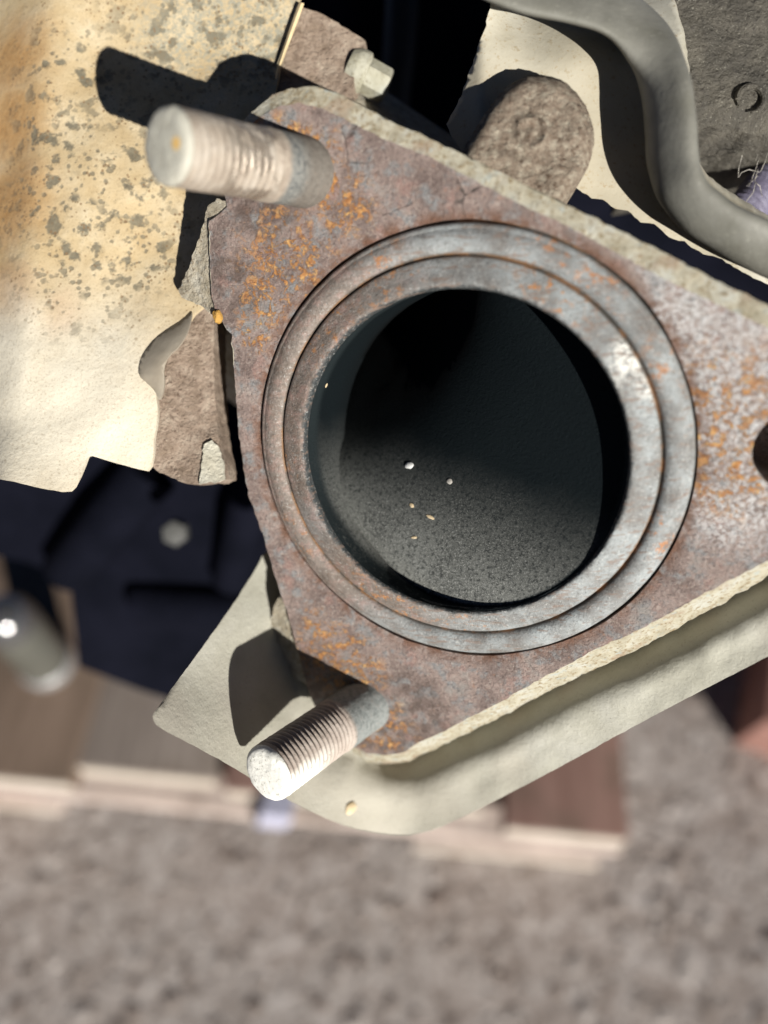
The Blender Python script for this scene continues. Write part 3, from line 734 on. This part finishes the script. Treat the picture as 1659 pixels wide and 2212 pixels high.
sheet('boss_body', resample(bo, 6, 2.0, 27, .1), 9, lambda u, v: at(u, v, boz(u, v)), c2w((0, 0, 1))*.0062, MATS['bolt'], bt, ang=70)

# ================================================================ pale casting with the raised grey rail
ca = thing('support_casting', at(1400, 600, 112), 'pale alloy casting with a raised smooth rail, top right of the flange', 'casting')
RP = [Vector(p) for p in ((980, -150), (1080, -60), (1200, -12), (1310, 22), (1385, 85), (1425, 165), (1440, 260), (1442, 350), (1462, 425), (1520, 485), (1610, 535), (1760, 600))]
RP = smooth_poly(RP, 2, False)
def rail_d(u, v):
    p = Vector((u, v)); best = 1e9
    for a, b in zip(RP, RP[1:]):
        t = max(0, min(1, (p-a).dot(b-a)/(b-a).length_squared)); best = min(best, (p-(a+(b-a)*t)).length)
    return best
def rail_s(u, v):                                            # signed: + on the outer side of the rail
    p = Vector((u, v)); best = 1e9; sg = 1
    for a, b in zip(RP, RP[1:]):
        t = max(0, min(1, (p-a).dot(b-a)/(b-a).length_squared)); q = p-(a+(b-a)*t)
        if q.length < best: best = q.length; sg = 1 if ((b-a).x*q.y-(b-a).y*q.x) < 0 else -1
    return best*sg
def caz(u, v):
    d = rail_s(u, v)
    base = 104.0 + .6*noise.noise(Vector((u*.01, v*.01, 3))) + max(0, (1040-u))*.05
    return base + max(0, 150-v)**2*.00030*sst(u, 1040, 1150)
cao = [(1080, -150), (1068, -20), (1050, 55), (1026, 120), (1003, 190), (980, 240), (962, 268), (968, 280), (1000, 330), (1120, 430), (1200, 418), (1222, 400), (1250, 408), (1278, 428), (1302, 430), (1330, 452), (1356, 456), (1384, 480), (1412, 486), (1446, 512), (1478, 522), (1510, 544), (1560, 562), (1620, 596), (1760, 660), (1760, 560), (1640, 490), (1560, 440), (1520, 405), (1495, 372), (1480, 330), (1480, 250), (1480, 150), (1470, 60), (1450, -20), (1440, -150)]
sheet('casting_body', resample(cao, 9, 3.5, 17, .05), 11, lambda u, v: at(u, v, caz(u, v)), c2w((.45, -.62, 1))*.011, MATS['arm'], ca, ang=60)

RL = smooth_poly([(960, -120), (1100, -52), (1230, -18), (1330, 20), (1400, 85), (1438, 170), (1450, 270), (1452, 355), (1478, 425), (1545, 480), (1650, 535), (1800, 605)], 3, False)
def rail():
    vs = []; nc = 28; m_ = len(RL)
    for i, p in enumerate(RL):
        t = (RL[min(i+1, m_-1)]-RL[max(i-1, 0)]).normalized(); o = Vector((t.y, -t.x))       # outer side
        hw = 57 + 16*sst(-p.x, -1330, -1150) + 4*noise.noise(Vector((i*.15, 0, 3)))
        zc = 99.5 - 3.0*sst(p.y, 40, 220) + .5*noise.noise(Vector((i*.1, 5, 3)))
        for j in range(nc):
            a = 2*math.pi*j/nc; ca_, sa = math.cos(a), math.sin(a)
            w = hw*math.copysign(abs(ca_)**.8, ca_)
            q = p + o*w
            vs.append(at(q.x, q.y, zc - 2.6*math.copysign(abs(sa)**.8, sa)*(1 if sa > 0 else 2.4) - 2.6*w/hw*sst(p.y, 20, 200) + 2.2*w/hw*(1-sst(p.y, 20, 200))))
    return mesh('rail', vs, grid_faces(m_, nc) + [tuple(range(nc)), tuple((m_-1)*nc+j for j in range(nc))], MATS['grey'], ca, ang=80)
rail()['label'] = 'smooth rail curving across the casting, shade painted in as grey'

# ================================================================ dark grainy casting in the corner
dk = thing('engine_casting', at(1560, 275, 116), 'dark grainy engine casting with a round cast mark, top right corner', 'casting')
dko = [(1440, -150), (1800, -150), (1800, 305), (1690, 296), (1659, 294), (1620, 290), (1590, 278), (1555, 271), (1520, 276), (1440, 290)]
sheet('casting_wall', resample(dko, 10, 1.5, 19, .06), 18, lambda u, v: at(u, v, 113 + max(0, v-225)*.03 + .5*noise.noise(Vector((u*.02, v*.02, 9)))), c2w((0.02, .02, 1))*.03, MATS['darkc'], dk, ang=60)
cm = []; 
for i in range(40):
    a = math.radians(150+ 300*i/39); cm.append(at(1622+28*math.cos(a), 214+28*math.sin(a), 112.6))
tv, tf = tube(cm, [(.00045 if 3 < i < 36 else .0002) for i in range(40)], 8)
mesh('cast_mark', tv, tf, MATS['darkc'], dk)

# ================================================================ engine block (dark, behind everything)
eb = thing('engine_block', at(700, 1200, 190), 'engine block with shade painted into its near-black colour, behind the shield and the flange', 'engine')
ebo = [(-260, -260), (1950, -260), (1950, 1150), (1600, 1290), (1300, 1440), (900, 1580), (690, 1600), (470, 1545), (300, 1490), (170, 1440), (150, 1250), (60, 1215), (-260, 1150)]
def ebz(u, v):
    z = 205 + 18*noise.noise(Vector((u*.0022, v*.0022, 1)))
    if v > 900: z += (v-900)*.09
    z -= 30*sst(u, 500, 800)*sst(-v, -900, -600)
    return z
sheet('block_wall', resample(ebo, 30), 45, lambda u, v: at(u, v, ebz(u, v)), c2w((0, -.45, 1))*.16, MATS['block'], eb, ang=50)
tv, tf = tube([at(870, -120, 165), at(868, 20, 165), at(862, 120, 166), at(850, 230, 170), at(850, 400, 176)], .0036, 16)
tb = mesh('coolant_pipe', tv, tf, MATS['pipe'], None, loc=at(850, 400, 176), rot=RF); tag(tb, 'dark blurred pipe in the gap between the brown plate and pale casting', 'pipe')
# ribs and a bolt on the block, blurred in the photograph
for u0, v0, u1, v1, r in ((560, 990, 500, 1250, .006), (330, 1010, 150, 1230, .008), (600, 1330, 300, 1300, .007)):
    tv, tf = tube([at(u0, v0, ebz(u0, v0)-2), at((u0+u1)/2, (v0+v1)/2, ebz((u0+u1)/2, (v0+v1)/2)-6), at(u1, v1, ebz(u1, v1)-2)], r, 14); mesh('block_rib', tv, tf, MATS['block'], eb)
bn = along('block_bolt', at(380, 1150, 196), c2w((.1, .1, -1)), [('bolt_head', [(3.4, -2), (3.5, 2), (3.1, 2.8), (1.2, 3.1)], 6, m_rough('dull_steel', [(.3, (.045, .045, .042)), (.7, (.07, .07, .065))], .2, None, .0002, .5, .4), 0)], 'small dull grey bolt on the black engine block below the tan shield', 'bolt')

# ================================================================ lower pale shield
ls = thing('lower_heat_shield', flw(870, 1800, -14), 'pale dusty pressed sheet shield under the lower stud', 'heat shield')
FE = [Vector(p) for p in outer[20:33]] + [Vector((700, 1640)), Vector((640, 1600))]
def edge_d(u, v):
    p = Vector((u, v)); best = 1e9
    for a, b in zip(FE, FE[1:]):
        t = max(0, min(1, (p-a).dot(b-a)/(b-a).length_squared)); best = min(best, (p-(a+(b-a)*t)).length)
    return best
def lsh(u, v):
    d = edge_d(u, v)
    side = max(0.0, min(1.0, (u-600)/300.0)); side = side*side*(3-2*side)
    t = max(0, min(1, (d+2)/100.0)); prof = -8.0 + 6.0*(1-(1-t)**2.2) + .8*max(0, min(1, (d-100)/60))
    if not inside((u, v), lower_in): prof = prof
    else: prof = -8.0
    left = 131.5 - .076*max(0, 640-u) - .030*(v-1350) + 1.0*noise.noise(Vector((u*.006, v*.006, 2)))
    return prof, left, side, .25*noise.noise(Vector((u*.02, v*.02, 7)))
def lsp(u, v):
    prof, left, side, e = lsh(u, v)
    return at(u, v, left).lerp(flw(u, v, prof+e), side)
lower_in = [tuple(p) for p in FE] + [(700, 1200), (1659, 900)]
lso = [(572, 1190), (556, 1222), (538, 1252), (500, 1310), (440, 1395), (380, 1475), (338, 1532), (330, 1545), (331, 1557), (340, 1570), (400, 1602), (470, 1638), (560, 1692), (640, 1738), (700, 1766), (755, 1788), (815, 1800), (872, 1805), (920, 1798), (965, 1782), (1060, 1735), (1200, 1662), (1400, 1552), (1659, 1418), (1800, 1345), (1800, 1140), (1500, 1240), (1200, 1380), (1000, 1480), (900, 1530), (780, 1500), (720, 1400), (640, 1260)]
sheet('shield_panel', resample(smooth_poly(lso, 1), 10, 1.0, 23, .05), 13, lsp, c2w(AX)*.0016, MATS['lower'], ls, ang=60)

# ================================================================ ribbed hose and lint at the right edge
hp = [at(1600, 470, 122), at(1640, 420, 124), at(1690, 350, 126), at(1760, 260, 128)]
vs_ = []; 
pts = []
for a, b in zip(hp, hp[1:]):
    for k in range(22): pts.append(a.lerp(b, k/22))
tv, tf = tube(pts, [.0030+.00035*math.sin(i*1.5) for i in range(len(pts))], 20)
ho = mesh('ribbed_hose', tv, tf, MATS['hose'], None, loc=hp[0], rot=RF, ang=70); tag(ho, 'dark mauve ribbed plastic hose in the dark gap at the right edge', 'hose')
def lint():
    vs, fs = [], []
    for pth in ([(1603, 335), (1597, 360), (1594, 382)], [(1640, 340), (1634, 360), (1625, 385), (1618, 402)], [(1636, 333), (1633, 346)], [(1595, 383), (1603, 372), (1618, 366), (1640, 372)], [(1637, 366), (1630, 392), (1641, 402), (1646, 424)], [(1632, 395), (1627, 415), (1610, 438)], [(1612, 402), (1624, 392), (1637, 380)], [(1658, 330), (1652, 350), (1642, 372)]):
        P = []
        for a, b in zip(pth, pth[1:]):
            for k in range(5): P.append(Vector(a).lerp(Vector(b), k/5))
        P.append(Vector(pth[-1]))
        P = [at(p.x+1.5*noise.noise(Vector((p.x*.2, p.y*.2, 1))), p.y, 116+1.5*noise.noise(Vector((p.x*.05, p.y*.05, 4)))) for p in P]
        tv, tf = tube(P, .00005, 5); k = len(vs); vs += tv; fs += [tuple(k+i for i in f) for f in tf]
    o = mesh('lint', vs, fs, MATS['lint'], None, loc=at(1620, 440, 116), rot=RF); tag(o, 'wisp of fine grey fibres hanging in the dark gap by the ribbed hose', 'lint')
lint()

# ================================================================ pallet
PZ = 0.084                                                   # deck height
def m_wood(name, stops, end=False):
    m = Mat(name, 100.0)
    a = m.noise(.9, 5, .6, 0.3, stretch=(2.2, .16, 2.2)); b = m.noise(.25, 3, .5, off=6)
    col = m.ramp(a, stops); col = m.mix(m.math('MULTIPLY', m.step(b, .5, .68), .45), col, (.10, .075, .055))
    m.bump(a, .6, .001); return m.done(col, .8, 0, .25)
wd = [m_wood('weathered_board', [(.3, (.10, .07, .05)), (.7, (.18, .13, .10))]), m_wood('greyed_board', [(.3, (.14, .115, .10)), (.7, (.23, .195, .17))]),
      m_wood('brown_board', [(.3, (.15, .085, .068)), (.7, (.235, .145, .12))]), m_wood('pink_board', [(.3, (.38, .31, .275)), (.7, (.50, .42, .375))]), m_wood('orange_block', [(.3, (.34, .17, .09)), (.7, (.45, .25, .13))])]
mend = m_rough('sawn_board_end', [(.3, (.46, .40, .33)), (.7, (.58, .52, .45))], .06, None, .0006)
YAW = math.radians(-3.0)
bx, by, bzv = Vector((math.cos(YAW), math.sin(YAW), 0)), Vector((-math.sin(YAW), math.cos(YAW), 0)), Vector((0, 0, 1))
p0 = hz(150, 1692, PZ)                                       # near right corner of the first board
pal = thing('pallet', Vector((p0.x, p0.y, 0)), 'worn wooden pallet, blurred, on the stony ground below the engine', 'pallet', Matrix.Identity(3))
def pl(x, y, z): return Vector((p0.x, p0.y, 0)) + bx*x + by*y + bzv*z
def px_x(u, v): d = hz(u, v, PZ)-p0; return d.dot(bx), d.dot(by)
LEN = .62
def board(x0, x1, y0, y1, z0, z1, mat, name='deck_board', end=True):
    vs, fs = box(pl((x0+x1)/2, (y0+y1)/2, (z0+z1)/2), (bx, by, bzv), (x1-x0, y1-y0, z1-z0), .0015)
    o = mesh(name, vs, fs, mat, pal)
    if end:
        vs, fs = box(pl((x0+x1)/2, y0-.0006, (z0+z1)/2), (bx, by, bzv), (x1-x0-.003, .0016, z1-z0-.003), 0)
        e = mesh('sawn_end', vs, fs, mend, o)
    return o
T = .020
xr, _ = px_x(1362, 1826); xl, _ = px_x(1092, 1812)
xs2 = px_x(200, 1600)[0]; xs3 = px_x(470, 1640)[0]; xs4 = px_x(480, 1640)[0]; xs5 = px_x(640, 1760)[0]; xs6 = px_x(650, 1760)[0]; xs7 = px_x(1050, 1790)[0]
board(-.16, 0.0, 0.0, LEN, PZ-T, PZ, wd[0])
board(xs2-.016, xs3, .012, LEN, PZ-T-.003, PZ-.003, wd[1])
board(xs4+.004, xs5+.02, .006, LEN, PZ-T, PZ, wd[2])
board(xs6+.035, xs7, .010, LEN, PZ-T, PZ-.001, wd[1])
board(xl, xr, .000, LEN, PZ-T, PZ, wd[2])
board(-.17, xr+.004, -.002, .10, PZ-2*T-.008, PZ-T-.0105, wd[3], 'cross_board', False)
board(-.17, xr+.002, .018, .09, PZ-T-.0100, PZ-T-.0035, wd[0], 'spacer', False)
board(-.17, xr+.004, .40, .50, PZ-2*T-.008, PZ-T-.0035, wd[3], 'cross_board', False)
for x0, x1, mt in ((-.16, -.042, wd[4]), (xl-.03, xr-.012, wd[3]), (.20, .30, wd[0])):
    for y0 in (.004, .40):
        if mt is wd[0] and y0 < .1: continue
        board(x0, x1, y0+.004, y0+.10, .012, PZ-2*T-.0085, mt, 'block', False)
for x0, x1 in ((-.165, -.03), (xl-.055, xr+.0)):
    board(x0, x1, -.004, .55, .0, .0115, wd[3], 'bottom_board', True)
# mauve strap over the front edge of the pallet
sx = px_x(600, 1760)[0]
sp = []
for (y, z) in ((.50, PZ+.001), (.20, PZ+.0012), (.03, PZ+.0014), (-.003, PZ+.0012), (-.0052, PZ-.004), (-.0056, PZ-T), (-.003, PZ-2*T), (.003, PZ-2*T-.006)): sp.append((y-(.004 if y < 0 else 0), z))
vs = []; w = .010
for k, (y, z) in enumerate(sp):
    for dx, dn in ((-w, 0), (w, 0), (w, .0008), (-w, .0008)):
        xx = sx + dx + .16*y - (.012 if k > 4 else 0)*(k-4)/3
        vs.append(pl(xx, y-(dn if k > 2 else 0), z+(dn if k <= 3 else 0)))
so = mesh('strap', vs, grid_faces(len(sp), 4) + [(0, 1, 2, 3), tuple(len(vs)-4+i for i in range(4))], m_rough('lilac_plastic', [(.3, (.36, .36, .46)), (.7, (.44, .44, .54))], .05, None, .0003, .5, .4), None, loc=pl(sx, 0, 0), rot=Matrix.Identity(3))
tag(so, 'pale lilac strap lying over the front edge of the pallet', 'strap')

bk = thing('brick', hz(1640, 1540, 0), 'blurred reddish brick lying on the ground at the right edge', 'brick', Matrix.Identity(3))
bkm = m_rough('red_brick', [(.3, (.24, .12, .095)), (.7, (.36, .20, .165))], .08, (.14, .08, .065), .0008, freq=.4)
vs, fs = box(hz(1690, 1490, .0) + Vector((.03, .03, .03)), (Vector((.94, -.34, 0)), Vector((.34, .94, 0)), Vector((0, 0, 1))), (.10, .20, .06), .003)
mesh('brick_body', vs, fs, bkm, bk)
vs, fs = box(hz(1690, 1490, .0) + Vector((.03, .03, .0602)), (Vector((.94, -.34, 0)), Vector((.34, .94, 0)), Vector((0, 0, 1))), (.055, .13, .002), .0008)
mesh('mortar_patch', vs, fs, m_rough('grey_mortar', [(.3, (.30, .28, .26)), (.7, (.40, .38, .35))], .1, None, .0008, freq=.5), bk)

# olive metal can standing on the pallet
cb = hz(104, 1436, PZ)
cn = thing('metal_canister', cb, 'blurred olive grey metal cylinder with bright highlight, left on the pallet', 'canister', Matrix.Identity(3))
rpx = 52*(cb-CAM).dot(c2w((0, 0, 1)))/FPX*1000
lathe('body', [(rpx*1.0, 9), (rpx, 12), (rpx, 66), (rpx*.97, 70)], MATS['can'], cn, 64, 0, 0, True)
lathe('lid', [(rpx*.98, 69), (rpx*.97, 73), (rpx*.9, 79), (rpx*.75, 84.5), (rpx*.5, 88), (rpx*.2, 89.5), (.5, 89.8)], m_rough('shiny_lid_steel', [(.3, (.20, .20, .20)), (.7, (.26, .26, .27))], .05, None, .00001, .14, .6, .2, metal=.8), cn, 64, 0, 0, True)
lathe('base_rim', [(rpx*1.08, 0), (rpx*1.1, 1.5), (rpx*1.1, 7.5), (rpx*1.02, 9.5)], m_rough('bright_steel_rim', [(.3, (.35, .35, .35)), (.7, (.45, .45, .45))], .05, None, .0001, .35, .5, metal=.6), cn, 64, 0, 0, True)

# ================================================================ crumbs on surfaces
def bvh(o):
    dg = bpy.context.evaluated_depsgraph_get() if False else None
    M = Matrix.Identity(4); ch = []; q = o
    while q is not None: ch.append(q.matrix_basis); q = q.parent
    for m_ in reversed(ch): M = M @ m_
    me = o.data
    return BVHTree.FromPolygons([M @ v.co for v in me.vertices], [tuple(p.vertices) for p in me.polygons])
T_bore = bvh(bore_o); T_low = bvh([o for o in ls.children][0]); T_fl = bvh(flange)
def crumb(tree, u, v, L, Wd, ang, mat, name, label, cat, group=None):
    d = c2w(ray(u, v)).normalized(); hit = tree.ray_cast(CAM, d)
    if hit[0] is None: return
    p, nrm = hit[0], hit[1]
    if nrm.dot(d) > 0: nrm = -nrm
    x = c2w((math.cos(ang), math.sin(ang), 0)); x = (x-nrm*x.dot(nrm)).normalized(); y = nrm.cross(x)
    vs = []; n_ = 10
    for hh, k in ((.0, .9), (.2, 1.0), (.4, .75)):
        for j in range(n_):
            a = 2*math.pi*j/n_; w = 1+.25*noise.noise(Vector((math.cos(a)*2, math.sin(a)*2, u*.1)))
            vs.append(Vector((L*math.cos(a)*w*k, Wd*math.sin(a)*w*k, hh*Wd)))
    M = Matrix((x, y, nrm)).transposed()
    o = mesh(name, [v*mm for v in vs], grid_faces(3, n_) + [tuple(reversed(range(n_))), tuple(20+j for j in range(n_))], mat, None, space='local', ang=60)
    o.matrix_basis = Matrix.Translation(p+nrm*.00003) @ M.to_4x4(); tag(o, label, cat, group)
crumb(T_bore, 885, 1006, .75, .5, 0, MATS['white'], 'grit', 'bright white grit grain deep inside the sooty bore', 'grit')
crumb(T_bore, 930, 1117, .75, .25, .35, MATS['flake'], 'flake', 'straw coloured flake on the bore floor, right of the smaller flake', 'flake')
crumb(T_bore, 895, 1161, .55, .2, -.1, MATS['flake'], 'flake', 'short thin pale flake lowest on the floor of the sooty bore', 'flake')
crumb(T_bore, 890, 1092, .45, .3, .6, MATS['flake'], 'flake', 'small ochre flake above the straw coloured flake in the bore', 'flake')
crumb(T_bore, 972, 1040, .5, .4, .2, MATS['lint'], 'grit', 'dull grey grain in the bore, right of the white grain', 'grit')
crumb(T_bore, 704, 832, .35, .35, .2, MATS['flake'], 'rust_crumb', 'tiny ochre crumb on the left wall of the bore just inside the lip', 'crumb')
crumb(T_low, 757, 1745, .95, 1.15, 1.2, MATS['flake'], 'seed_husk', 'pale seed husk lying on the lower shield beside the stud tip', 'husk')
